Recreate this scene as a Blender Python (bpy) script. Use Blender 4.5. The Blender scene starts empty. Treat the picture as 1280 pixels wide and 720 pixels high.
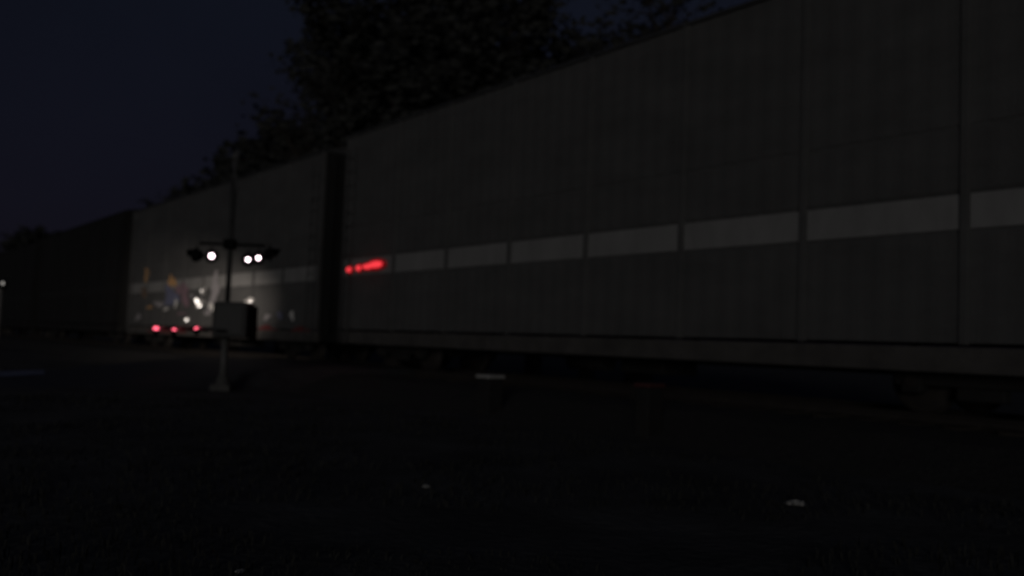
import bpy, bmesh, math, random
from mathutils import Vector, Matrix
R = math.radians
scene = bpy.context.scene
COL = scene.collection

# ------------------------------------------------------------------ camera
CAM_H = 1.15
PITCH, ROLL, FPX = R(3.471), R(2.2), 1150.0
FW = Vector((0, math.cos(PITCH), math.sin(PITCH)))
R0 = Vector((1, 0, 0)); U0 = Vector((0, -math.sin(PITCH), math.cos(PITCH)))
RT = math.cos(ROLL) * R0 + math.sin(ROLL) * U0
UP = -math.sin(ROLL) * R0 + math.cos(ROLL) * U0
cd = bpy.data.cameras.new('camera')
cam = bpy.data.objects.new('camera', cd)
COL.objects.link(cam)
m3 = Matrix((RT, UP, -FW)).transposed()
cam.matrix_world = Matrix.Translation((0, 0, CAM_H)) @ m3.to_4x4()
cd.sensor_width = 36.0
cd.lens = 36.0 * FPX / 1280.0
cd.clip_start = 0.05
cd.clip_end = 3000
cd.dof.use_dof = True
cd.dof.focus_distance = 3.2
cd.dof.aperture_fstop = 1.5
scene.camera = cam

# track frame: t runs along the rails (away to the left), o is the distance from the wagon face towards the camera
TV = Vector((-0.60611685, 0.79537561, 0)); NV = Vector((-0.79537561, -0.60611685, 0))
PHI = math.atan2(TV.y, TV.x)
FACE = 11.0
def W(t, o, z=0.0):
    p = TV * t + NV * (o - FACE); return Vector((p.x, p.y, z))
def ray(u, v): return FW + RT * ((u - 640) / FPX) + UP * ((360 - v) / FPX)
def on_face(u, v, o=0.0):            # (t, z) of a pixel on the plane o
    k = ray(u, v); s = (o - FACE) / k.dot(NV); p = k * s
    return p.dot(TV), p.z + CAM_H
def at_depth(u, v, y):
    k = ray(u, v); p = k * (y / k.y); return Vector((p.x, p.y, p.z + CAM_H))

# ------------------------------------------------------------------ world, sun, exposure
SUN_EL = R(7.0)
SUN_DIR = (NV * math.cos(R(44)) - TV * math.sin(R(44))).normalized()          # towards the last light, behind the camera
sun_az = math.atan2(SUN_DIR.x, SUN_DIR.y)
world = bpy.data.worlds.new('World'); scene.world = world; world.use_nodes = True
nt = world.node_tree; nt.nodes.clear()
sky = nt.nodes.new('ShaderNodeTexSky'); sky.sky_type = 'NISHITA'; sky.sun_disc = False
sky.sun_elevation = SUN_EL; sky.sun_rotation = sun_az
sky.air_density = 1.0; sky.dust_density = 0.6; sky.ozone_density = 3.0
tint = nt.nodes.new('ShaderNodeMix'); tint.data_type = 'RGBA'; tint.blend_type = 'MULTIPLY'
tint.inputs[0].default_value = 1.0
tint.inputs[7].default_value = (.06, .028, .05, 1)
glowc = nt.nodes.new('ShaderNodeMix'); glowc.data_type = 'RGBA'; glowc.blend_type = 'ADD'; glowc.inputs[0].default_value = 1.0
glowc.inputs[7].default_value = (.45, .50, .80, 1)      # even light of the overcast dusk sky
bg = nt.nodes.new('ShaderNodeBackground'); bg.inputs[1].default_value = 0.008
wo = nt.nodes.new('ShaderNodeOutputWorld')
stc = nt.nodes.new('ShaderNodeTexCoord'); snz = nt.nodes.new('ShaderNodeTexNoise'); snz.inputs['Scale'].default_value = 4.5; snz.inputs['Detail'].default_value = 5
srp = nt.nodes.new('ShaderNodeValToRGB'); srp.color_ramp.elements[0].position = .3; srp.color_ramp.elements[1].position = .7
srp.color_ramp.elements[0].color = (.90, .90, .90, 1); srp.color_ramp.elements[1].color = (1.1, 1.1, 1.1, 1)
ssep = nt.nodes.new('ShaderNodeSeparateXYZ'); sgr = nt.nodes.new('ShaderNodeValToRGB'); sgr.color_ramp.elements[0].position = .0; sgr.color_ramp.elements[1].position = .34
sgr.color_ramp.elements[0].color = (.53, .46, .84, 1); sgr.color_ramp.elements[1].color = (.54, .69, 1.22, 1)
smul = nt.nodes.new('ShaderNodeMix'); smul.data_type = 'RGBA'; smul.blend_type = 'MULTIPLY'; smul.inputs[0].default_value = 1.0
nt.links.new(stc.outputs['Generated'], ssep.inputs[0]); nt.links.new(ssep.outputs[2], sgr.inputs[0])
nt.links.new(sgr.outputs[0], smul.inputs[6]); nt.links.new(srp.outputs[0], smul.inputs[7])
nt.links.new(stc.outputs['Generated'], snz.inputs['Vector']); nt.links.new(snz.outputs['Fac'], srp.inputs[0]); nt.links.new(smul.outputs[2], glowc.inputs[7])
nt.links.new(sky.outputs[0], tint.inputs[6]); nt.links.new(tint.outputs[2], glowc.inputs[6]); nt.links.new(glowc.outputs[2], bg.inputs[0]); nt.links.new(bg.outputs[0], wo.inputs[0])

sl = bpy.data.lights.new('dusk_sun', 'SUN'); sl.energy = 0.22; sl.angle = R(14); sl.color = (1.0, 0.97, 0.93)
so = bpy.data.objects.new('dusk_sun', sl); COL.objects.link(so)
sv = (SUN_DIR * math.cos(SUN_EL) + Vector((0, 0, math.sin(SUN_EL))))
so.rotation_euler = sv.to_track_quat('Z', 'Y').to_euler(); so.location = (-8, -8, 20)

vs = scene.view_settings
scene.display_settings.display_device = 'sRGB'
vs.view_transform = 'Standard'; vs.look = 'None'; vs.exposure = 0; vs.gamma = 1; vs.use_curve_mapping = False
scene.render.film_transparent = False
scene.cycles.max_bounces = 6
scene.cycles.use_denoising = True

# ------------------------------------------------------------------ materials
def mat(name, col, rough=0.7, metal=0.0, var=0.25, scale=3.0, bump=0.0, bscale=40.0, stretch=(1, 1, 1), col2=None, spec=0.4):
    m = bpy.data.materials.new(name); m.use_nodes = True
    n = m.node_tree.nodes; l = m.node_tree.links; b = n['Principled BSDF']
    b.inputs['Roughness'].default_value = rough; b.inputs['Metallic'].default_value = metal
    b.inputs['Specular IOR Level'].default_value = spec
    tc = n.new('ShaderNodeTexCoord'); mp = n.new('ShaderNodeMapping'); mp.inputs['Scale'].default_value = stretch
    l.new(tc.outputs['Object'], mp.inputs[0])
    nz = n.new('ShaderNodeTexNoise'); nz.inputs['Scale'].default_value = scale; nz.inputs['Detail'].default_value = 6; nz.inputs['Roughness'].default_value = 0.65
    l.new(mp.outputs[0], nz.inputs['Vector'])
    rp = n.new('ShaderNodeValToRGB'); rp.color_ramp.elements[0].position = 0.3; rp.color_ramp.elements[1].position = 0.72
    c2 = col2 or tuple(c * (1 + var) for c in col); c1 = tuple(c * (1 - var) for c in col)
    rp.color_ramp.elements[0].color = (*c1, 1); rp.color_ramp.elements[1].color = (*c2, 1)
    l.new(nz.outputs['Fac'], rp.inputs[0]); l.new(rp.outputs[0], b.inputs['Base Color'])
    if bump:
        n2 = n.new('ShaderNodeTexNoise'); n2.inputs['Scale'].default_value = bscale; n2.inputs['Detail'].default_value = 4
        l.new(tc.outputs['Object'], n2.inputs['Vector'])
        bp = n.new('ShaderNodeBump'); bp.inputs['Strength'].default_value = bump; bp.inputs['Distance'].default_value = 0.03
        l.new(n2.outputs['Fac'], bp.inputs['Height']); l.new(bp.outputs[0], b.inputs['Normal'])
    return m
def glow(name, col, strength):
    m = bpy.data.materials.new(name); m.use_nodes = True
    b = m.node_tree.nodes['Principled BSDF']
    b.inputs['Base Color'].default_value = (*col, 1)
    b.inputs['Emission Color'].default_value = (*col, 1); b.inputs['Emission Strength'].default_value = strength
    return m

M = {}
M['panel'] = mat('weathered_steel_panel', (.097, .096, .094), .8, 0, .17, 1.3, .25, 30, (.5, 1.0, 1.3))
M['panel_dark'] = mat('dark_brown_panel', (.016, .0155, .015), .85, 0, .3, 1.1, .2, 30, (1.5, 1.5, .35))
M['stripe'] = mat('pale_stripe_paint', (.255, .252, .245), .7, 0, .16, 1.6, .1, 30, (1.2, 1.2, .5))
M['stripe_dark'] = mat('dark_stripe_paint', (.022, .0215, .021), .8, 0, .2, 1.6)  # darker stripe colour for the two dark wagons
M['sill'] = mat('grimy_sill_steel', (.080, .075, .070), .8, 0, .3, 2.0, .2)
M['black_steel'] = mat('black_underframe_steel', (.018, .017, .016), .8, 0, .3, 3.0)
M['roof'] = mat('galvanised_roof', (.06, .06, .06), .7, 0, .25, 1.5)
M['rail'] = mat('rail_steel', (.030, .025, .022), .75, 0, .3, 4.0)
M['sleeper'] = mat('tarred_timber', (.035, .028, .022), .9, 0, .35, 6.0, .4)
M['ballast'] = mat('ballast_stone', (.035, .033, .031), .95, 0, .5, 14.0, .8, 18)
M['asphalt'] = mat('damp_asphalt', (.045, .045, .047), .62, 0, .25, 5.0, .25, 90)
M['soil'] = mat('dark_soil_ground', (.10, .098, .092), .98, 0, .45, .9, .6, 12, spec=.1)
M['grass'] = mat('dry_grass', (.033, .033, .031), .9, 0, .3, 2.0, spec=.1)
M['paint_line'] = mat('worn_road_paint', (.22, .22, .21), .8, 0, .35, 8.0)
M['patch'] = mat('pale_concrete', (.24, .27, .38), .7, 0, .25, 4.0)
M['galv'] = mat('galvanised_mast', (.095, .094, .090), .55, .0, .2, 6.0)
M['housing'] = mat('grey_housing', (.043, .043, .042), .6, 0, .12, 3.0)
M['foundation'] = mat('mast_foundation', (.075, .074, .070), .8, 0, .25, 6.0)
M['mast_dark'] = mat('weathered_dark_mast', (.036, .036, .035), .7, 0, .3, 5.0)
M['matte_black'] = mat('matte_black', (.006, .006, .006), .9, 0, .2, 4.0, spec=.1)
M['white_paint'] = mat('white_sheeting', (.22, .21, .19), .6, 0, .15, 6.0)
M['arm_paint'] = mat('arm_sheeting', (.06, .055, .05), .6, 0, .15, 6.0)
M['arm_red'] = mat('arm_red_sheeting', (.06, .008, .008), .6, 0, .15, 6.0)
M['lens_on'] = glow('lit_lamp_lens', (1.0, .80, .86), 7.0)
M['lens_off'] = mat('unlit_red_lens', (.03, .004, .004), .3, 0, .1)
M['gate_red'] = glow('gate_lamp_red', (1.0, .12, .19), 2.6)
M['marker_red'] = glow('marker_lamp_red', (1.0, .05, .065), .95)
M['marker_halo'] = glow('red_lamp_halo', (.9, .02, .03), .055)  # dim emission stands in for the red halo around the marker lamps
M['post_lamp'] = glow('post_lamp_lens', (1.0, .95, .88), .35)
M['bark'] = mat('bark', (.06, .052, .046), .95, 0, .3, 6.0, spec=.05)
M['leaf'] = mat('dark_leaf', (.052, .053, .050), .95, 0, .15, 1.2, spec=.05)
M['leaf_far'] = mat('far_leaf', (.022, .025, .018), .9, 0, .4, 1.2, spec=.05)
M['bin'] = mat('pale_litter', (.33, .325, .31), .8, 0, .15, 20)
M['red_glint'] = mat('red_glint', (.075, .024, .022), .6, 0, .2, 20)
M['g_white'] = mat('white_graffiti', (.80, .78, .74), .7, 0, .15, 8)
M['g_grey'] = mat('grey_graffiti', (.36, .34, .35), .7, 0, .25, 6)
M['g_blue'] = mat('blue_graffiti', (.17, .18, .27), .7, 0, .25, 6)
M['g_pink'] = mat('pink_graffiti', (.26, .17, .20), .7, 0, .25, 6)
M['g_orange'] = mat('orange_graffiti', (.62, .36, .16), .7, 0, .25, 6)
M['g_brown'] = mat('brown_graffiti', (.19, .125, .085), .8, 0, .3, 2)
M['g_red'] = mat('red_graffiti_glow', (.16, .035, .035), .8, 0, .3, 5)
M['mirror'] = mat('glint_metal', (.85, .85, .85), .40, 1.0, .05, 6)

# ------------------------------------------------------------------ mesh helpers
def box(bm, x0, x1, y0, y1, z0, z1, mi=0):
    vs_ = [bm.verts.new(p) for p in ((x0, y0, z0), (x1, y0, z0), (x1, y1, z0), (x0, y1, z0), (x0, y0, z1), (x1, y0, z1), (x1, y1, z1), (x0, y1, z1))]
    for q in ((3, 2, 1, 0), (4, 5, 6, 7), (0, 1, 5, 4), (1, 2, 6, 5), (2, 3, 7, 6), (3, 0, 4, 7)):
        f = bm.faces.new([vs_[i] for i in q]); f.material_index = mi
def rbox(bm, x0, x1, y0, y1, z0, z1, r=.02, mi=0):
    b2 = bmesh.new(); box(b2, x0, x1, y0, y1, z0, z1, mi)
    bmesh.ops.bevel(b2, geom=b2.edges[:], offset=r, segments=2, affect='EDGES', profile=.6)
    me = bpy.data.meshes.new('tmp'); b2.to_mesh(me); b2.free()
    for p in me.polygons: p.material_index = mi
    bm.from_mesh(me); bpy.data.meshes.remove(me)
def tube(bm, p0, p1, r0, r1=None, n=10, caps=True, mi=0):
    r1 = r0 if r1 is None else r1
    p0 = Vector(p0); p1 = Vector(p1); d = p1 - p0
    if d.length < 1e-6: return
    q = d.to_track_quat('Z', 'Y').to_matrix(); a, b = q.col[0], q.col[1]
    ra, rb = [], []
    for i in range(n):
        w = 2 * math.pi * i / n; e = a * math.cos(w) + b * math.sin(w)
        ra.append(bm.verts.new(p0 + e * r0)); rb.append(bm.verts.new(p1 + e * r1))
    for i in range(n):
        f = bm.faces.new((ra[i], ra[(i + 1) % n], rb[(i + 1) % n], rb[i])); f.smooth = True; f.material_index = mi
    if caps:
        bm.faces.new(ra[::-1]).material_index = mi; bm.faces.new(rb).material_index = mi
def lathe(bm, prof, axis='Z', org=(0, 0, 0), n=20, mi=0):
    o = Vector(org); rings = []
    for r, h in prof:
        ring = []
        for i in range(n):
            w = 2 * math.pi * i / n; c, s = r * math.cos(w), r * math.sin(w)
            p = {'Z': (c, s, h), 'Y': (c, h, s), 'X': (h, c, s)}[axis]
            ring.append(bm.verts.new(o + Vector(p)))
        rings.append(ring)
    for A, B in zip(rings, rings[1:]):
        for i in range(n):
            f = bm.faces.new((A[i], A[(i + 1) % n], B[(i + 1) % n], B[i])); f.smooth = True; f.material_index = mi
    bm.faces.new(rings[0][::-1]).material_index = mi; bm.faces.new(rings[-1]).material_index = mi
    bmesh.ops.recalc_face_normals(bm, faces=bm.faces[:])
def obj(name, bm, mats, parent=None, loc=None, rotz=None):
    me = bpy.data.meshes.new(name); bm.to_mesh(me); bm.free()
    for m in (mats if isinstance(mats, (list, tuple)) else [mats]): me.materials.append(m)
    o = bpy.data.objects.new(name, me); COL.objects.link(o)
    if parent: o.parent = parent
    if loc is not None: o.location = loc
    if rotz is not None: o.rotation_euler.z = rotz
    return o
def thing(name, label, cat, loc=(0, 0, 0), rotz=0.0, group=None):
    o = bpy.data.objects.new(name, None); COL.objects.link(o); o.location = loc; o.rotation_euler.z = rotz
    o.empty_display_size = .3
    o['label'] = label; o['category'] = cat
    if group: o['group'] = group
    return o
def tag(o, label, cat, group=None):
    o['label'] = label; o['category'] = cat
    if group: o['group'] = group
    return o
def kids(o): return [c for c in bpy.data.objects if c.parent == o]
def copy_tree(o, parent=None, swap=None):
    c = o.copy(); COL.objects.link(c)
    if parent: c.parent = parent
    if swap and c.type == 'MESH':
        for s in c.material_slots:
            if s.material and s.material.name in swap:
                new = swap[s.material.name]; s.link = 'OBJECT'; s.material = new
    for ch in kids(o): copy_tree(ch, c, swap)
    return c

# ------------------------------------------------------------------ the setting
RAIL_Z = 0.45
rng = random.Random(4)
bm = bmesh.new()
xs = [-900, -400, -200, -100, -60] + [-40 + i * 1.0 for i in range(0, 61)] + [30, 60, 100, 200, 400, 900]
ys = [-300, -100, -40, -15] + [-5 + i * 1.0 for i in range(0, 46)] + [60, 100, 200, 400, 900]
grid = [[bm.verts.new((x, y, 0)) for x in xs] for y in ys]
for j in range(len(ys) - 1):
    for i in range(len(xs) - 1):
        bm.faces.new((grid[j][i], grid[j][i + 1], grid[j + 1][i + 1], grid[j + 1][i]))
from mathutils import noise
for v in bm.verts:
    o_ = v.co.dot(NV) + FACE; t_ = v.co.dot(TV)
    if abs(v.co.x) < 45 and abs(v.co.y) < 45 and o_ > 5 and not (17.5 < t_ < 27.5):
        v.co.z = -0.02 + .05 * noise.noise(Vector((v.co.x * .35, v.co.y * .35, 0)))
    elif not (abs(v.co.x) < 45 and abs(v.co.y) < 45): v.co.z = -.02
    else: v.co.z = -.02
o = obj('ground', bm, M['soil']); o['kind'] = 'structure'

# ballast bed along the track
bm = bmesh.new()
prof = [(2.7, -.04), (2.0, .14), (1.35, .30), (.6, .31), (-3.7, .31), (-4.4, .30), (-5.9, -.04)]
N = 220; t0, t1 = -25.0, 125.0; rows = []
for i in range(N + 1):
    t = t0 + (t1 - t0) * i / N
    rows.append([bm.verts.new((t, o_ + rng.uniform(-.05, .05), z_ + rng.uniform(-.025, .025))) for o_, z_ in prof])
for A, B in zip(rows, rows[1:]):
    for k in range(len(prof) - 1): bm.faces.new((A[k], A[k + 1], B[k + 1], B[k]))
bmesh.ops.recalc_face_normals(bm, faces=bm.faces[:])
o = obj('track_bed', bm, M['ballast'], None, W(0, 0), PHI); o['kind'] = 'structure'

# railway track: two rails, sleepers
track = thing('railway_track', 'single railway track on dark stone ballast under the passing freight train', 'railway track', W(0, -1.55), PHI)
for s in (-1, 1):
    bm = bmesh.new(); y = s * .7525
    pf = [(-.07, .30), (.07, .30), (.07, .315), (.012, .335), (.012, .405), (.036, .415), (.036, .445), (.028, .45), (-.028, .45), (-.036, .445), (-.036, .415), (-.012, .405), (-.012, .335), (-.07, .315)]
    A = [bm.verts.new((t0, y + a, b)) for a, b in pf]; B = [bm.verts.new((t1, y + a, b)) for a, b in pf]
    for k in range(len(pf)): bm.faces.new((A[k], A[(k + 1) % len(pf)], B[(k + 1) % len(pf)], B[k]))
    bm.faces.new(A); bm.faces.new(B); bmesh.ops.recalc_face_normals(bm, faces=bm.faces[:])
    obj('rail', bm, M['rail'], track)
sl_mesh = None
for i in range(56):
    bm = bmesh.new(); rbox(bm, -.115, .115, -1.3, 1.3, .19, .335, .015)
    if sl_mesh is None:
        so_ = obj('sleeper', bm, M['sleeper'], track); sl_mesh = so_
    else:
        bm.free(); so_ = sl_mesh.copy(); COL.objects.link(so_); so_.parent = track
    so_.location = (2.0 + i * .62, rng.uniform(-.04, .04), 0); so_.rotation_euler.z = rng.uniform(-.02, .02)

# road climbing to the level crossing
bm = bmesh.new(); RA, RB = 19.3, 26.0
op = [80, 60, 40, 30, 22, 16, 12, 9, 7, 5.5, 4.2, 3.0, 2.0, 1.3, .6, -.2, -.75]
def road_z(o_):
    if o_ > 7: return .004
    k = max(0, min(1, (7 - o_) / 5.6)); return .004 + (RAIL_Z - .01) * k * k * (3 - 2 * k)
rows = [[bm.verts.new((RA + (RB - RA) * k / 8, o_, road_z(o_) + .03 * (1 - (k / 4 - 1) ** 2))) for k in range(9)] for o_ in op]
for A, B in zip(rows, rows[1:]):
    for k in range(8): bm.faces.new((A[k], A[k + 1], B[k + 1], B[k]))
# shoulders dropping to the ground
for k, dx in ((0, -.7), (8, .7)):
    low = [bm.verts.new((r[k].co.x + dx * (1 if r[k].co.z > .05 else .3), r[k].co.y, -.03)) for r in rows]
    for i in range(len(rows) - 1): bm.faces.new((rows[i][k], rows[i + 1][k], low[i + 1], low[i]))
bmesh.ops.recalc_face_normals(bm, faces=bm.faces[:])
o = obj('road', bm, M['asphalt'], None, W(0, 0), PHI); o['kind'] = 'structure'
for o_z in ((8.2, 8.65),):
    bm = bmesh.new(); r0, r1 = o_z
    vv = [bm.verts.new(p) for p in ((19.6, r0, .022), (22.4, r0, .040), (22.4, r1, .040), (19.6, r1, .022))]; bm.faces.new(vv)
    bmesh.ops.recalc_face_normals(bm, faces=bm.faces[:])
    o = obj('stop_line_marking', bm, M['paint_line'], None, W(0, 0), PHI); o['kind'] = 'structure'

# pale concrete patch in the road at the far left
def patch(cx, cy, rx, ry, z, rot, seed):
    r_ = random.Random(seed); bm = bmesh.new(); ring = []
    for i in range(40):
        w = 2 * math.pi * i / 40; k = 1 + .18 * math.sin(3 * w + seed) + .1 * math.sin(7 * w + 2 * seed) + r_.uniform(-.04, .04)
        x, y = rx * k * math.cos(w), ry * k * math.sin(w)
        ring.append(bm.verts.new((x, y, 0)))
    bm.faces.new(ring); bmesh.ops.recalc_face_normals(bm, faces=bm.faces[:])
    o = obj('pavement_patch', bm, M['patch'], None, (cx, cy, z), rot); o['kind'] = 'structure'
    if o.data.polygons[0].normal.z < 0: o.data.flip_normals()
pp = at_depth(40, 467, 21.7); patch(pp.x, pp.y, .55, 2.6, .055, 0, 3)

# ------------------------------------------------------------------ the freight wagons
L2, HW = 9.40, 1.55            # half body length, half width
SZ0, SZ1, GZ, BZ0, BZ1, TZ = 1.00, 1.315, 1.365, 2.735, 3.185, 6.44
def zz(z): return z - RAIL_Z
BAY = 2.28
POSTX = [-L2 + .08] + [5.49 + 2.28 * k - 12.5 for k in range(0, 8)] + [L2 - .08]
wag = thing('freight_wagon', 'placeholder', 'freight wagon', W(12.5, -HW, RAIL_Z), PHI, 'wagons of the freight train')
# corrugated side wall (both sides) as one part each
def side_wall(sign):
    bm = bmesh.new()
    zs = [zz(GZ), zz(2.0), zz(BZ0 - .06), zz(BZ0), zz(BZ1), zz(BZ1 + .05), zz(3.96), zz(3.965), zz(4.03), zz(4.035), zz(TZ)]
    depth = {0: 0, 1: 0, 2: 0, 3: -.025, 4: -.025, 5: 0, 6: 0, 7: -.012, 8: -.012, 9: 0, 10: 0}
    n = int(2 * L2 / .09); prev = None
    for i in range(n + 1):
        x = -L2 + 2 * L2 * i / n
        rib = .0025 * (1 if (i // 2) % 2 else -1)
        colv = []
        for k, z in enumerate(zs):
            y = sign * (HW - .032 + depth[k] + (0 if k in (3, 4, 7, 8) else rib))
            colv.append(bm.verts.new((x, y, z)))
        if prev:
            for k in range(len(zs) - 1): bm.faces.new((prev[k], colv[k], colv[k + 1], prev[k + 1]))
        prev = colv
    bmesh.ops.recalc_face_normals(bm, faces=bm.faces[:])
    return obj('side_wall', bm, M['panel'], wag)
side_wall(1); side_wall(-1)
for s in (1, -1):
    for x in POSTX:
        bm = bmesh.new(); y0, y1 = (HW - .11, HW) if s > 0 else (-HW, -HW + .11)
        rbox(bm, x - .055, x + .055, y0, y1, zz(GZ - .02), zz(TZ - .01), .012)
        obj('post', bm, M['panel'], wag)
for xa, xb in zip(POSTX, POSTX[1:]):             # pale panels between the posts
    x0, x1 = xa + .06, xb - .06
    bm = bmesh.new(); rbox(bm, x0, x1, HW - .085, HW - .030, zz(BZ0 + .01), zz(BZ1 - .01), .01)
    obj('pale_panel', bm, M['stripe'], wag)
for s in (1, -1):
    bm = bmesh.new(); y0, y1 = (HW - .16, HW - .01) if s > 0 else (-HW + .01, -HW + .16)
    rbox(bm, -L2, L2, y0, y1, zz(SZ0), zz(SZ1), .02)
    obj('side_sill', bm, M['sill'], wag)
bm = bmesh.new(); box(bm, -L2 + .03, L2 - .03, -HW + .17, HW - .17, zz(1.02), zz(1.25)); obj('floor_frame', bm, M['black_steel'], wag)
# roof: shallow arch with cross ribs
bm = bmesh.new(); arc = [(-HW - .015, zz(TZ - .03)), (-HW - .015, zz(TZ + .01)), (-HW + .03, zz(TZ + .05)), (-1.1, zz(TZ + .12)), (-.5, zz(TZ + .17)), (0, zz(TZ + .18)), (.5, zz(TZ + .17)), (1.1, zz(TZ + .12)), (HW - .03, zz(TZ + .05)), (HW + .015, zz(TZ + .01)), (HW + .015, zz(TZ - .03))]
prev = None; n = 62
for i in range(n + 1):
    x = -L2 - .04 + (2 * L2 + .08) * i / n; up = .018 if i % 4 == 0 else 0
    c = [bm.verts.new((x, a, b + (up if 2 < k < 8 else 0))) for k, (a, b) in enumerate(arc)]
    if prev:
        for k in range(len(arc) - 1): bm.faces.new((prev[k], c[k], c[k + 1], prev[k + 1]))
    else: bm.faces.new(c)
    prev = c
bm.faces.new(prev[::-1]); bmesh.ops.recalc_face_normals(bm, faces=bm.faces[:])
obj('roof', bm, M['roof'], wag)
for s in (-1, 1):                                # end doors
    bm = bmesh.new(); a, b = sorted((s * L2, s * (L2 - .08)))
    box(bm, a, b, -HW + .12, HW - .12, zz(1.05), zz(TZ))
    for k in range(7):
        c, d = sorted((s * L2 + s * .003, s * (L2 + .05))); y = -1.2 + .4 * k
        box(bm, c, d, y - .05, y + .05, zz(1.2), zz(TZ - .15))
    obj('end_door', bm, M['panel_dark'], wag)
    # coupler
    bm = bmesh.new(); c, d = sorted((s * (L2 - .4), s * (L2 + .42))); box(bm, c, d, -.09, .09, zz(.98), zz(1.16))
    c, d = sorted((s * (L2 + .42), s * (L2 + .63))); rbox(bm, c, d, -.16, .16, zz(.93), zz(1.21), .04)
    obj('coupler', bm, M['black_steel'], wag)
    # side ladder
    bm = bmesh.new(); xl = s * (L2 - .42)
    for e in (-.2, .2): tube(bm, (xl + e, HW + .04, zz(1.02)), (xl + e, HW + .04, zz(TZ - .3)), .012, n=6)
    for k in range(14): tube(bm, (xl - .2, HW + .04, zz(1.15 + k * .36)), (xl + .2, HW + .04, zz(1.15 + k * .36)), .011, n=6)
    obj('ladder', bm, M['panel'], wag)
    # bogie
    bg_ = obj('bogie', (lambda b_: (rbox(b_, s * 7.0 - .2, s * 7.0 + .2, -1.05, 1.05, .36, .62, .03),
              [(rbox(b_, s * 7.0 - 1.15, s * 7.0 + 1.15, y - .07, y + .07, .36, .56, .04), rbox(b_, s * 7.0 - .3, s * 7.0 + .3, y - .09, y + .09, .2, .36, .03),
                [rbox(b_, s * 7.0 + q - .14, s * 7.0 + q + .14, y - .1, y + .1, .26, .5, .04) for q in (-.89, .89)]) for y in (-1.0, 1.0)], b_)[-1])(bmesh.new()), M['black_steel'], wag)
    for q in (-.89, .89):
        bm = bmesh.new()
        tube(bm, (s * 7.0 + q, -1.12, .42), (s * 7.0 + q, 1.12, .42), .075, n=12)
        for y in (-.7525, .7525):
            sg = 1 if y > 0 else -1
            lathe(bm, [(.2, -.05), (.40, -.06), (.42, -.05), (.42, .05), (.45, .06), (.45, .085), (.2, .085)] if sg < 0 else [(.2, -.085), (.45, -.085), (.45, -.06), (.42, -.05), (.42, .05), (.40, .06), (.2, .05)], 'Y', (s * 7.0 + q, y, .42), 24)
        obj('wheelset', bm, M['rail'], bg_)
bm = bmesh.new()                                  # brake gear under the floor
rbox(bm, -1.2, -.1, -.4, .5, .25, .56, .06); tube(bm, (.4, .3, .42), (1.5, .3, .42), .17, n=14); tube(bm, (-6, .05, .5), (6, .05, .5), .03, n=8)
obj('brake_gear', bm, M['black_steel'], wag)

# copies: the nearest wagon keeps the mesh; the second is lit; two dark ones follow
PITCHW = 20.1
wag2 = copy_tree(wag); wag2.location = W(12.5 + PITCHW, -HW, RAIL_Z); wag2.scale.z = .972
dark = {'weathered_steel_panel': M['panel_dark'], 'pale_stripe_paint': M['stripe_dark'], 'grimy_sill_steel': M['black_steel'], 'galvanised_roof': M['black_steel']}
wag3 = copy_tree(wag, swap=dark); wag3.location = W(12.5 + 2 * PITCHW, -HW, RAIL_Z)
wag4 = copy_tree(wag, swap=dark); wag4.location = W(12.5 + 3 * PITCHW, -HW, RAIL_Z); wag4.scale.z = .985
wag['label'] = 'nearest tall enclosed freight wagon with pale broken stripe and red glowing marker lamps'
wag2['label'] = 'grey freight wagon behind the crossing signal, lower half lit and covered in graffiti'
wag3['label'] = 'dark freight wagon coupled behind the graffiti covered one'
wag4['label'] = 'farthest dark freight wagon, low against the tree line at the far left'

# red marker lamps on the near wagon's stripe
def local_on(w_t, u, v, o=0.0):
    t, z = on_face(u, v, o); return t - w_t, z - RAIL_Z
for u, v, rx, rz in ((436, 337, .12, .07), (448, 335, .12, .07), (459, 333, .26, .065), (469, 330.5, .36, .085)):
    x, z = local_on(12.5, u, v, .05)
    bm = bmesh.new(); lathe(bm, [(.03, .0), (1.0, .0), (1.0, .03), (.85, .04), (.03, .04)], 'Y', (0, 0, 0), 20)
    for vt in bm.verts: vt.co.x *= rx * 1.35; vt.co.z *= rz * 1.7  # base widened past the lens to carry the halo
    base = obj('marker_lamp', bm, M['marker_halo'], wag, (x, HW, z))
    bm = bmesh.new(); lathe(bm, [(.03, .04), (.95, .04), (.85, .07), (.5, .1), (.03, .11)], 'Y', (0, 0, 0), 20)
    for vt in bm.verts: vt.co.x *= rx; vt.co.z *= rz
    obj('lens', bm, M['marker_red'], base)

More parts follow.
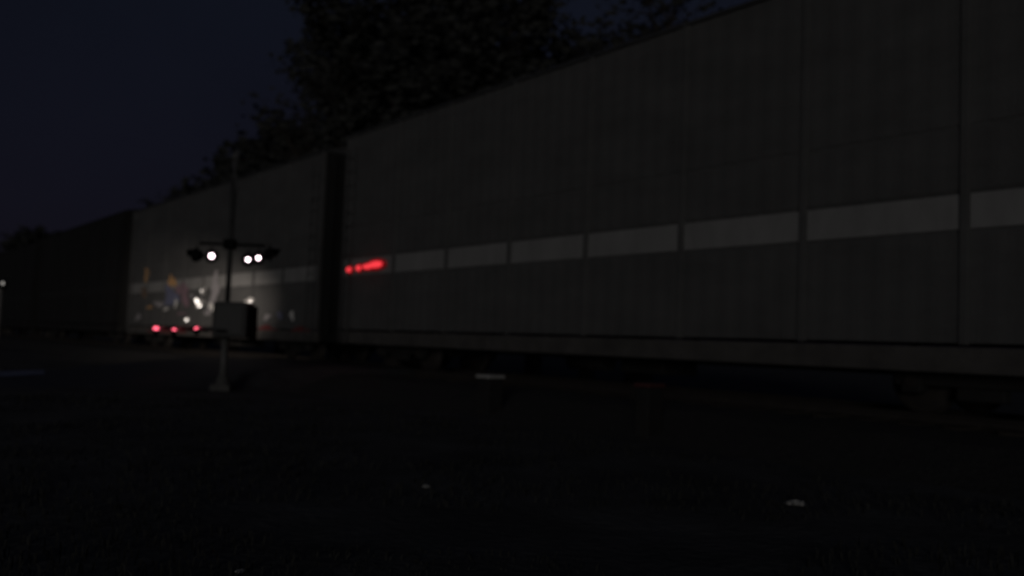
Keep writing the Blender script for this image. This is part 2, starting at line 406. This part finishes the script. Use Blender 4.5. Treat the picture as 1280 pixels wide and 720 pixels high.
# graffiti on the second wagon (its lower half)
WT2 = 12.5 + PITCHW; SC2 = wag2.scale.z
def blob(name, u, v, wpx, hpx, material, seed, lean=0.0, off=.012, parent=wag2, wob=.6):
    t, z = on_face(u, v); x = t - WT2; z = (z - RAIL_Z) / SC2
    ta, _ = on_face(u - wpx / 2, v); tb, _ = on_face(u + wpx / 2, v)
    _, za = on_face(u, v - hpx / 2); _, zb = on_face(u, v + hpx / 2)
    rx, rz = abs(ta - tb) / 2, abs(za - zb) / 2
    r_ = random.Random(seed); bm = bmesh.new(); fr, bk = [], []
    ph = [r_.uniform(0, 6.28) for _ in range(4)]
    for i in range(32):
        w = 2 * math.pi * i / 32; k = 1 + wob * (math.sin(2 * w + ph[0]) * .5 + math.sin(3 * w + ph[1]) * .4 + math.sin(5 * w + ph[2]) * .35)
        px_, pz_ = rx * k * math.cos(w), rz * k * math.sin(w); px_ += lean * pz_
        fr.append(bm.verts.new((px_, .004, pz_))); bk.append(bm.verts.new((px_, 0, pz_)))
    bm.faces.new(fr); bm.faces.new(bk[::-1])
    for i in range(32): bm.faces.new((fr[i], fr[(i + 1) % 32], bk[(i + 1) % 32], bk[i]))
    bmesh.ops.recalc_face_normals(bm, faces=bm.faces[:])
    return obj(name, bm, material, parent, (x, HW - .032 + off, z))
G = [
 (172, 396, 5, 8, 'g_grey', .2), (207, 386, 5, 4, 'g_white', .4), (226, 392, 8, 4, 'g_pink', -.5), (258, 392, 6, 5, 'g_grey', .3), (240, 370, 5, 5, 'g_grey', .2), (187, 384, 6, 4, 'g_orange', .5), (334, 396, 8, 7, 'g_grey', .4),
 (214, 352, 8, 16, 'g_orange', .1), (183, 343, 6, 14, 'g_orange', .0), (180, 366, 7, 12, 'g_brown', .1),
 (213, 371, 13, 30, 'g_blue', .0), (229, 366, 14, 26, 'g_pink', .1), (199, 380, 12, 6, 'g_grey', -.8),
 (220, 379, 4, 8, 'g_white', 0), (248, 379, 9, 12, 'g_white', .5), (253, 364, 6, 8, 'g_white', -.5),
 (267, 366, 11, 40, 'g_grey', -.15), (265, 383, 8, 10, 'g_white', -.4),
 (234, 400, 6, 5, 'g_white', 0), (312, 376, 11, 6, 'g_white', .9), (350, 394, 6, 9, 'g_blue', 0),
 (364, 394, 4, 13, 'g_white', 0), (330, 412, 26, 9, 'g_red', 0), (372, 413, 24, 8, 'g_red', 0),
 (222, 412, 70, 8, 'g_red', 0)]  # long red strip: smear of the gate lamps painted on the wagon behind
for i, (u, v, wp, hp, mk, lean) in enumerate(G):
    blob('graffiti', u, v, wp, hp, M[mk], 11 + i, lean, off=.008 + .0045 * (i % 7))

# ------------------------------------------------------------------ lamp post at the left edge (the lamp that lights the second wagon)
LP = at_depth(1, 355, 22.6)
lp_base = Vector((LP.x, LP.y, 0))
post = thing('lamp_post', 'pale post with a small white lamp at the far left edge of the road', 'lamp post', lp_base, 0)
bm = bmesh.new(); tube(bm, (0, 0, -.05), (0, 0, LP.z + .12), .075, .06, n=14); lathe(bm, [(.17, -.02), (.17, .05), (.09, .09)], 'Z', (0, 0, 0), 16); obj('pole', bm, M['white_paint'], post)
aim = W(32.5, 0, 1.95)
ld = (aim - Vector((lp_base.x, lp_base.y, LP.z))).normalized()
qd = ld.to_track_quat('Z', 'Y').to_matrix().to_4x4()
bm = bmesh.new(); lathe(bm, [(.05, -.18), (.11, -.1), (.13, .0), (.145, .08), (.125, .08), (.11, .0)], 'Z', (0, 0, 0), 20)
bm.transform(Matrix.Translation((.02, -.02, LP.z)) @ qd); hd = obj('lamp_head', bm, M['housing'], post)
bm = bmesh.new(); lathe(bm, [(.01, .03), (.10, .03), (.07, .05), (.01, .06)], 'Z', (0, 0, 0), 16)
bm.transform(Matrix.Translation((.02, -.02, LP.z)) @ qd); obj('lens', bm, M['post_lamp'], hd)
# small side window in the head that is what the camera sees lit
bm = bmesh.new(); lathe(bm, [(.01, -.045), (.045, -.04), (.06, 0), (.045, .04), (.01, .045)], 'Z', (.075, -.10, LP.z + .01), 14); obj('lens', bm, M['post_lamp'], hd)
spl = bpy.data.lights.new('lamp_beam', 'SPOT'); spl.energy = 1150; spl.color = (1.0, .88, .78); spl.spot_size = R(96); spl.spot_blend = .9; spl.shadow_soft_size = .07
spo = bpy.data.objects.new('lamp_beam', spl); COL.objects.link(spo); spo.parent = post
spo.scale = (1, .27, 1); spo.location = Vector((0, 0, LP.z)) + ld * .2; spo.rotation_euler = (-ld).to_track_quat('Z', 'Y').to_euler()
LAMP = lp_base + Vector((0, 0, LP.z)) + ld * .2

# metal plates added to the second wagon, tilted to throw glints at the camera
def plate(u, v, wpx, hpx, roll=0.0):
    t, z = on_face(u, v, .03); P = W(t, .03, z)
    h = ((LAMP - P).normalized() + (Vector((0, 0, CAM_H)) - P).normalized()).normalized()
    hl = Vector((h.dot(TV), h.dot(NV), h.z))
    q = hl.to_track_quat('Y', 'Z').to_matrix().to_4x4()
    sc = P.y / FPX
    bm = bmesh.new(); rbox(bm, -wpx * sc / 2, wpx * sc / 2, -.02, .02, -hpx * sc / 2, hpx * sc / 2, .012)
    bm.transform(q @ Matrix.Rotation(roll, 4, 'Y'))
    obj('glint_plate', bm, M['mirror'], wag2, (t - WT2, HW + .05, (z - RAIL_Z) / SC2))
for a in ((247, 376.5, 4, 7, .5), (250.5, 382.5, 5, 3, .3), (234, 400, 3.4, 3.2, 0), (314, 377, 3.5, 2.5, .7), (253, 363.5, 2, 2.5, .4)):
    plate(*a)

# ------------------------------------------------------------------ crossing signal
MB = W(18.42, 4.24); DY = MB.y
sig = thing('crossing_signal', 'pale mast level crossing signal with lit lamps, grey housing and lowered gate arm', 'crossing signal', MB, 0)
def loc(u, v, dy=0.0): return at_depth(u, v, DY + dy) - MB
top = loc(290, 196); box_c = loc(293, 400)
bm = bmesh.new(); tube(bm, (0, 0, .0), (0, 0, box_c.z - .3), .075, n=16); obj('lower_mast', bm, M['galv'], sig)
bm = bmesh.new(); rbox(bm, -.2, .2, -.2, .2, -.1, .10, .02); lathe(bm, [(.17, .10), (.15, .14), (.11, .26), (.11, .30)], 'Z', (0, 0, 0), 16); obj('foundation', bm, M['foundation'], sig)
bm = bmesh.new(); tube(bm, (0, 0, box_c.z - .3), (0, 0, top.z - .45), .055, n=14); obj('upper_mast', bm, M['mast_dark'], sig)
bm = bmesh.new(); hx = .35; rbox(bm, box_c.x - hx, box_c.x + hx, -.35, .02 + .2, box_c.z - .36, box_c.z + .36, .06)
hs = obj('gate_housing', bm, M['housing'], sig)
bm = bmesh.new(); rbox(bm, box_c.x - hx + .07, box_c.x + hx - .07, -.375, -.345, box_c.z - .28, box_c.z + .28, .012); obj('access_door', bm, M['housing'], hs)
bm = bmesh.new(); rbox(bm, box_c.x + hx - .03, box_c.x + hx + .05, -.15, .3, box_c.z - .42, box_c.z + .30, .04); obj('counterweight', bm, M['matte_black'], sig)
# crossbuck, nearly edge-on to the camera
bm = bmesh.new()
for s in (-1, 1):
    b2 = bmesh.new(); rbox(b2, -.58, .58, -.012, .012, -.115, .115, .01); b2.transform(Matrix.Rotation(s * R(45), 4, 'Y') @ Matrix.Translation((0, .012 * s, 0)))
    me = bpy.data.meshes.new('tmp'); b2.to_mesh(me); b2.free(); bm.from_mesh(me); bpy.data.meshes.remove(me)
cb = obj('crossbuck', bm, M['galv'], sig, (0, 0, loc(288, 218).z), math.atan2(NV.y, NV.x) + math.pi / 2 + R(-11))
# bell at the mast head
bm = bmesh.new(); lathe(bm, [(.0302, .1), (.09, .08), (.13, .02), (.145, -.05), (.15, -.07), (.02, -.07)], 'Z', (.06, 0, top.z + .02), 18); tube(bm, (0, 0, top.z - .46), (0, 0, top.z - .02), .03, n=10); obj('bell', bm, M['galv'], sig)
# junction box and cross arm for the lamps
ca = loc(296, 306).z
bm = bmesh.new(); tube(bm, (-.62, -.04, ca), (.72, -.04, ca), .03, n=10); rbox(bm, -.12, .12, -.12, .06, ca - .10, ca + .10, .02); obj('cross_arm', bm, M['matte_black'], sig)
def flasher(u, v, dx, lit, r_lens, yaw, dy=-.12, r_bg=.14, hood=.18):
    c = loc(u, v, dy)
    q = Matrix.Translation(c) @ Matrix.Rotation(yaw, 4, 'Z')
    bm = bmesh.new()
    lathe(bm, [(.03, .16), (.10, .14), (.12, .03), (r_bg, .03), (r_bg, .015), (.11, .012)], 'Y', (0, 0, 0), 28)
    tube(bm, (dx, .05, .02), (dx, .05, .19), .02, n=8)
    bm.transform(q); hd_ = obj('flasher', bm, M['matte_black'], sig)
    bm = bmesh.new(); n = 18; A, B = [], []
    for i in range(n + 1):
        w = R(-15) + R(210) * i / n
        A.append(bm.verts.new((.125 * math.cos(w), .01, .125 * math.sin(w)))); B.append(bm.verts.new((.125 * math.cos(w), -hood * (.55 + .45 * math.sin(max(0, min(math.pi, w)))), .125 * math.sin(w))))
    for i in range(n): bm.faces.new((A[i], A[i + 1], B[i + 1], B[i]))
    bmesh.ops.solidify(bm, geom=bm.faces[:], thickness=.006)
    bm.transform(q); obj('hood', bm, M['matte_black'], hd_)
    bm = bmesh.new(); lathe(bm, [(.01, -.03), (r_lens * .6, -.024), (r_lens, .0), (r_lens * .9, .012), (.01, .012)], 'Y', (0, 0, 0), 22)
    bm.transform(q); obj('lens', bm, M['lens_on'] if lit else M['lens_off'], hd_)
flasher(264.5, 320, 0, True, .050, R(14))
flasher(310, 324.5, 0, True, .040, R(12))
flasher(323, 322.5, 0, True, .040, R(14), dy=-.02)
flasher(244, 319, .0, False, .10, R(-118), dy=.1)
flasher(340, 318, .0, False, .10, R(112), dy=.1)
# gate arm, lowered, running along the track to the left, with three red lamps
bracket_z = loc(285, 413).z
bm = bmesh.new()
A0 = Vector((0, 0, bracket_z)) + NV * .28
def arm_pt(t): return A0 + TV * t
seg = 12; ln = on_face(195, 412.5, 4.58)[0] - 18.42 - .12
for i in range(seg):
    a, b = arm_pt(.2 + ln * i / seg), arm_pt(.2 + ln * (i + 1) / seg)
    hgt = .055 - .02 * i / seg
    vv = []
    for p in (a, b):
        for dn, dz in ((-.015, -hgt), (.015, -hgt), (.015, hgt), (-.015, hgt)): vv.append(bm.verts.new(p + NV * dn + Vector((0, 0, dz))))
    for q in ((0, 1, 5, 4), (1, 2, 6, 5), (2, 3, 7, 6), (3, 0, 4, 7)) + (((0, 3, 2, 1),) if i == 0 else ()) + (((4, 5, 6, 7),) if i == seg - 1 else ()):
        f = bm.faces.new([vv[k] for k in q]); f.material_index = i % 2
bmesh.ops.recalc_face_normals(bm, faces=bm.faces[:])
arm = obj('gate_arm', bm, [M['arm_paint'], M['arm_red']], sig)
bm = bmesh.new()
for dn in (-.05, .05):
    p0 = A0 + NV * dn; tube(bm, p0 - TV * .5, p0 + TV * .9, .03, n=8)
obj('arm_bracket', bm, M['housing'], sig)
oarm = 4.24 + .28
for u, v, r_ in ((195, 412.5, .062), (217.5, 414, .042), (246, 413, .050)):
    t, z = on_face(u, v, oarm + .06)
    P = W(t, oarm + .06, z) - MB
    bm = bmesh.new(); tube(bm, P + Vector((0, 0, -.10)), P + Vector((0, 0, .02)), .05, .055, n=12); hd_ = obj('gate_lamp', bm, M['matte_black'], arm)
    bm = bmesh.new(); bmesh.ops.create_icosphere(bm, subdivisions=2, radius=r_)
    for f in bm.faces: f.smooth = True
    bm.transform(Matrix.Translation(P + Vector((0, 0, .03))) @ Matrix.Diagonal((1, 1, .85, 1)))
    obj('lens', bm, M['gate_red'], hd_)

# ------------------------------------------------------------------ litter
def crumple(name, label, cat, P, size, material, seed, flat=.45):
    r_ = random.Random(seed); bm = bmesh.new(); bmesh.ops.create_icosphere(bm, subdivisions=3, radius=1)
    for v in bm.verts:
        k = 1 + .5 * noise.noise(v.co * 2.1 + Vector((seed, 0, 0))) + .25 * noise.noise(v.co * 5 + Vector((0, seed, 0)))
        v.co = Vector((v.co.x * size * k, v.co.y * size * .7 * k, max(-.2, v.co.z) * size * flat * k))
    zmin = min(v.co.z for v in bm.verts)
    for v in bm.verts: v.co.z -= zmin
    o = obj(name, bm, material, None, P, r_.uniform(0, 3)); tag(o, label, cat); return o
def on_ground(u, v, z=0.0):
    k = ray(u, v); s = (z - CAM_H) / k.z; p = k * s; return Vector((p.x, p.y, z))
P = on_ground(995, 631); crumple('paper_scrap', 'crumpled pale paper scrap on the dark ground at lower right', 'litter', P, .075, M['bin'], 2, .35)
P = on_ground(532, 609); crumple('paper_scrap', 'tiny pale scrap on the dark ground, left of the larger paper scrap', 'litter', P, .040, M['bin'], 5, .4)
P = on_ground(300, 715); crumple('paper_scrap', 'small pale scrap at the very bottom edge of the ground', 'litter', P, .03, M['bin'], 9, .35)
for u, v, wd, lid, label in ((613, 473, .28, 'bin', 'low box added for a faint glint, its lid pale, beside the rails under the near wagon'), (812, 484.5, .22, 'red_glint', 'small low box added for a faint reddish glint, its lid dull red, beside the rails')):
    t, z = on_face(u, v, 2.3)
    b_ = thing('glint_box', label, 'glint box', W(t, 2.3, 0), PHI + R(8), 'low boxes added for glints beside the rails')
    bm = bmesh.new(); rbox(bm, -wd / 2, wd / 2, -.16, .16, .0, z, .02); obj('body', bm, M['black_steel'], b_)
    bm = bmesh.new(); rbox(bm, -wd / 2 - .02, wd / 2 + .02, -.18, .18, z + .002, z + .06, .02); obj('lid', bm, M[lid], b_)  # lid colour stands in for a faint glint, box added beneath it

# ------------------------------------------------------------------ grass near the camera
bm = bmesh.new(); r_ = random.Random(21)
for i in range(15000):
    y = 2.2 + 14 * r_.random() ** 1.5; x = r_.uniform(-.62, .62) * y
    p = Vector((x, y, 0)); o_ = p.dot(NV) + FACE; t_ = p.dot(TV)
    if o_ < 3.1 or RA - .6 < t_ < RB + .6: continue
    if noise.noise(Vector((x * .6, y * .6, 3))) < -.12: continue
    h = r_.uniform(.015, .05) * (1 + .8 * noise.noise(Vector((x, y, 0)))); a = r_.uniform(0, 6.28); w = r_.uniform(.003, .006) * (1 + y * .12)
    dx, dy = math.cos(a), math.sin(a); lx, ly = r_.uniform(-.04, .04), r_.uniform(-.04, .04); z0 = -.06
    v = [bm.verts.new((x - dx * w, y - dy * w, z0)), bm.verts.new((x + dx * w, y + dy * w, z0)), bm.verts.new((x + lx * .4 + dx * w * .7, y + ly * .4 + dy * w * .7, h * .6)), bm.verts.new((x + lx * .4 - dx * w * .7, y + ly * .4 - dy * w * .7, h * .6)), bm.verts.new((x + lx, y + ly, h))]
    bm.faces.new((v[0], v[1], v[2], v[3])); bm.faces.new((v[3], v[2], v[4]))
o = obj('grass', bm, M['grass']); o['kind'] = 'stuff'; o['label'] = 'short dark grass on the ground before the track'; 

# ------------------------------------------------------------------ trees
def make_tree(height, spread, seed, leaves, leaf=.16, first=.28, droop=.0):
    r_ = random.Random(seed); tb = bmesh.new(); lb = bmesh.new(); tips = []
    def grow(p, d, ln, r, lvl):
        n = 4; q = p.copy()
        for i in range(n):
            d2 = (d + Vector((r_.uniform(-1, 1), r_.uniform(-1, 1), r_.uniform(-.6, .8))) * .16).normalized()
            e = q + d2 * ln / n; ra = r * (1 - .55 * i / n); rb = r * (1 - .55 * (i + 1) / n)
            tube(tb, q, e, ra, rb, n=7 if lvl < 2 else 4, caps=False)
            q = e; d = d2
            if lvl >= 2: tips.append(q.copy())
            if lvl < 4 and (i >= 1 or lvl > 0):
                for _ in range(r_.choice((1, 2)) if lvl < 3 else 1):
                    a = r_.uniform(0, 6.28); side = Vector((math.cos(a), math.sin(a), r_.uniform(.05, .7) - droop))
                    nd = (d * .45 + side * spread).normalized()
                    grow(q, nd, ln * r_.uniform(.5, .72), rb * .6, lvl + 1)
        if lvl < 4: grow(q, (d + Vector((r_.uniform(-.4, .4), r_.uniform(-.4, .4), .2))).normalized(), ln * .6, r * .42, lvl + 1)
    tb_h = height * first
    tube(tb, (0, 0, -.3), (0, 0, tb_h * .5), height * .028, height * .022, n=10, caps=False)
    grow(Vector((0, 0, tb_h * .5)), Vector((0, 0, 1)), height * .34, height * .022, 0)
    zmax = max(t.z for t in tips); k = height / zmax
    for b_ in (tb,):
        for v in b_.verts: v.co.z = v.co.z * k if v.co.z > 0 else v.co.z
    tips = [Vector((t.x, t.y, t.z * k)) for t in tips]
    for i in range(leaves):
        t = r_.choice(tips)
        c = t + Vector((r_.gauss(0, .16), r_.gauss(0, .16), r_.gauss(-.05, .15))) * height * .055
        s = leaf * r_.uniform(.6, 1.3); n_ = Vector((r_.gauss(0, 1), r_.gauss(0, 1), r_.gauss(.3, 1))).normalized()
        q = n_.to_track_quat('Z', 'Y').to_matrix(); a, b = q.col[0] * s, q.col[1] * s * .55
        vv = [lb.verts.new(c - a), lb.verts.new(c - b), lb.verts.new(c + a), lb.verts.new(c + b)]; lb.faces.new(vv)
    mt, ml = bpy.data.meshes.new('trunk'), bpy.data.meshes.new('crown')
    tb.to_mesh(mt); tb.free(); lb.to_mesh(ml); lb.free()
    mt.materials.append(M['bark']); ml.materials.append(M['leaf'])
    return mt, ml, height
KINDS = [make_tree(14, 1.0, 3, 12000, .16), make_tree(13, .85, 12, 8000, .15), make_tree(12, 1.1, 27, 2200, .12), make_tree(11, .9, 41, 12000, .2)]
GRP = 'trees behind the train'
def plant(kind, u, y, vtop, rot, label, widen=1.0):
    mt, ml, h = KINDS[kind]
    b = at_depth(u, 420, y); tip = at_depth(u, vtop, y); k = tip.z / h
    o = thing('tree', label, 'tree', (b.x, b.y, 0), rot, GRP); o.scale = (k * widen, k * widen, k)
    for nm, me in (('trunk', mt), ('crown', ml)):
        c = bpy.data.objects.new(nm, me); COL.objects.link(c); c.parent = o
plant(0, 525, 34, -70, .3, 'largest dense dark tree rising behind the near wagon', 1.05)
plant(2, 430, 37, -10, 1.9, 'thin branched dark tree reaching out left of the largest tree', 1.0)
plant(1, 500, 36, -60, 5.0, 'narrow dense dark tree close left of the largest tree', .72)
plant(1, 590, 33, -60, 2.2, 'dense dark tree just right of the largest tree, above the wagon roof', .95)
plant(3, 668, 36, 48, 4.0, 'low dark tree under a patch of open sky, just above the wagon roof', 1.0)
plant(3, 735, 34, 36, .9, 'low dark tree under a patch of open sky, close left of the sparse overhanging tree', .9)
plant(2, 800, 29, -120, 5.1, 'sparse tree overhanging the near wagon roof, rightmost of the trees', 1.1)
plant(3, 292, 50, 150, .8, 'small rounded dark tree behind the crossing signal mast head', .95)
plant(3, 352, 48, 128, 2.5, 'middle sized dark tree between the mast head and the tall trees', 1.0)
plant(1, 232, 62, 222, 1.2, 'low dark tree just left of the crossing signal mast head', 1.1)
plant(3, 175, 85, 262, 3.0, 'dark tree showing just above the far end of the second wagon', 1.2)
plant(0, 112, 100, 288, 4.4, 'distant dark tree above the dark third wagon', 1.3)
plant(3, 62, 105, 286, 5.4, 'distant dark tree, second in from the left edge', 1.4)
plant(1, 12, 105, 284, 2.0, 'distant dark tree at the left edge behind the lamp post', 1.5)
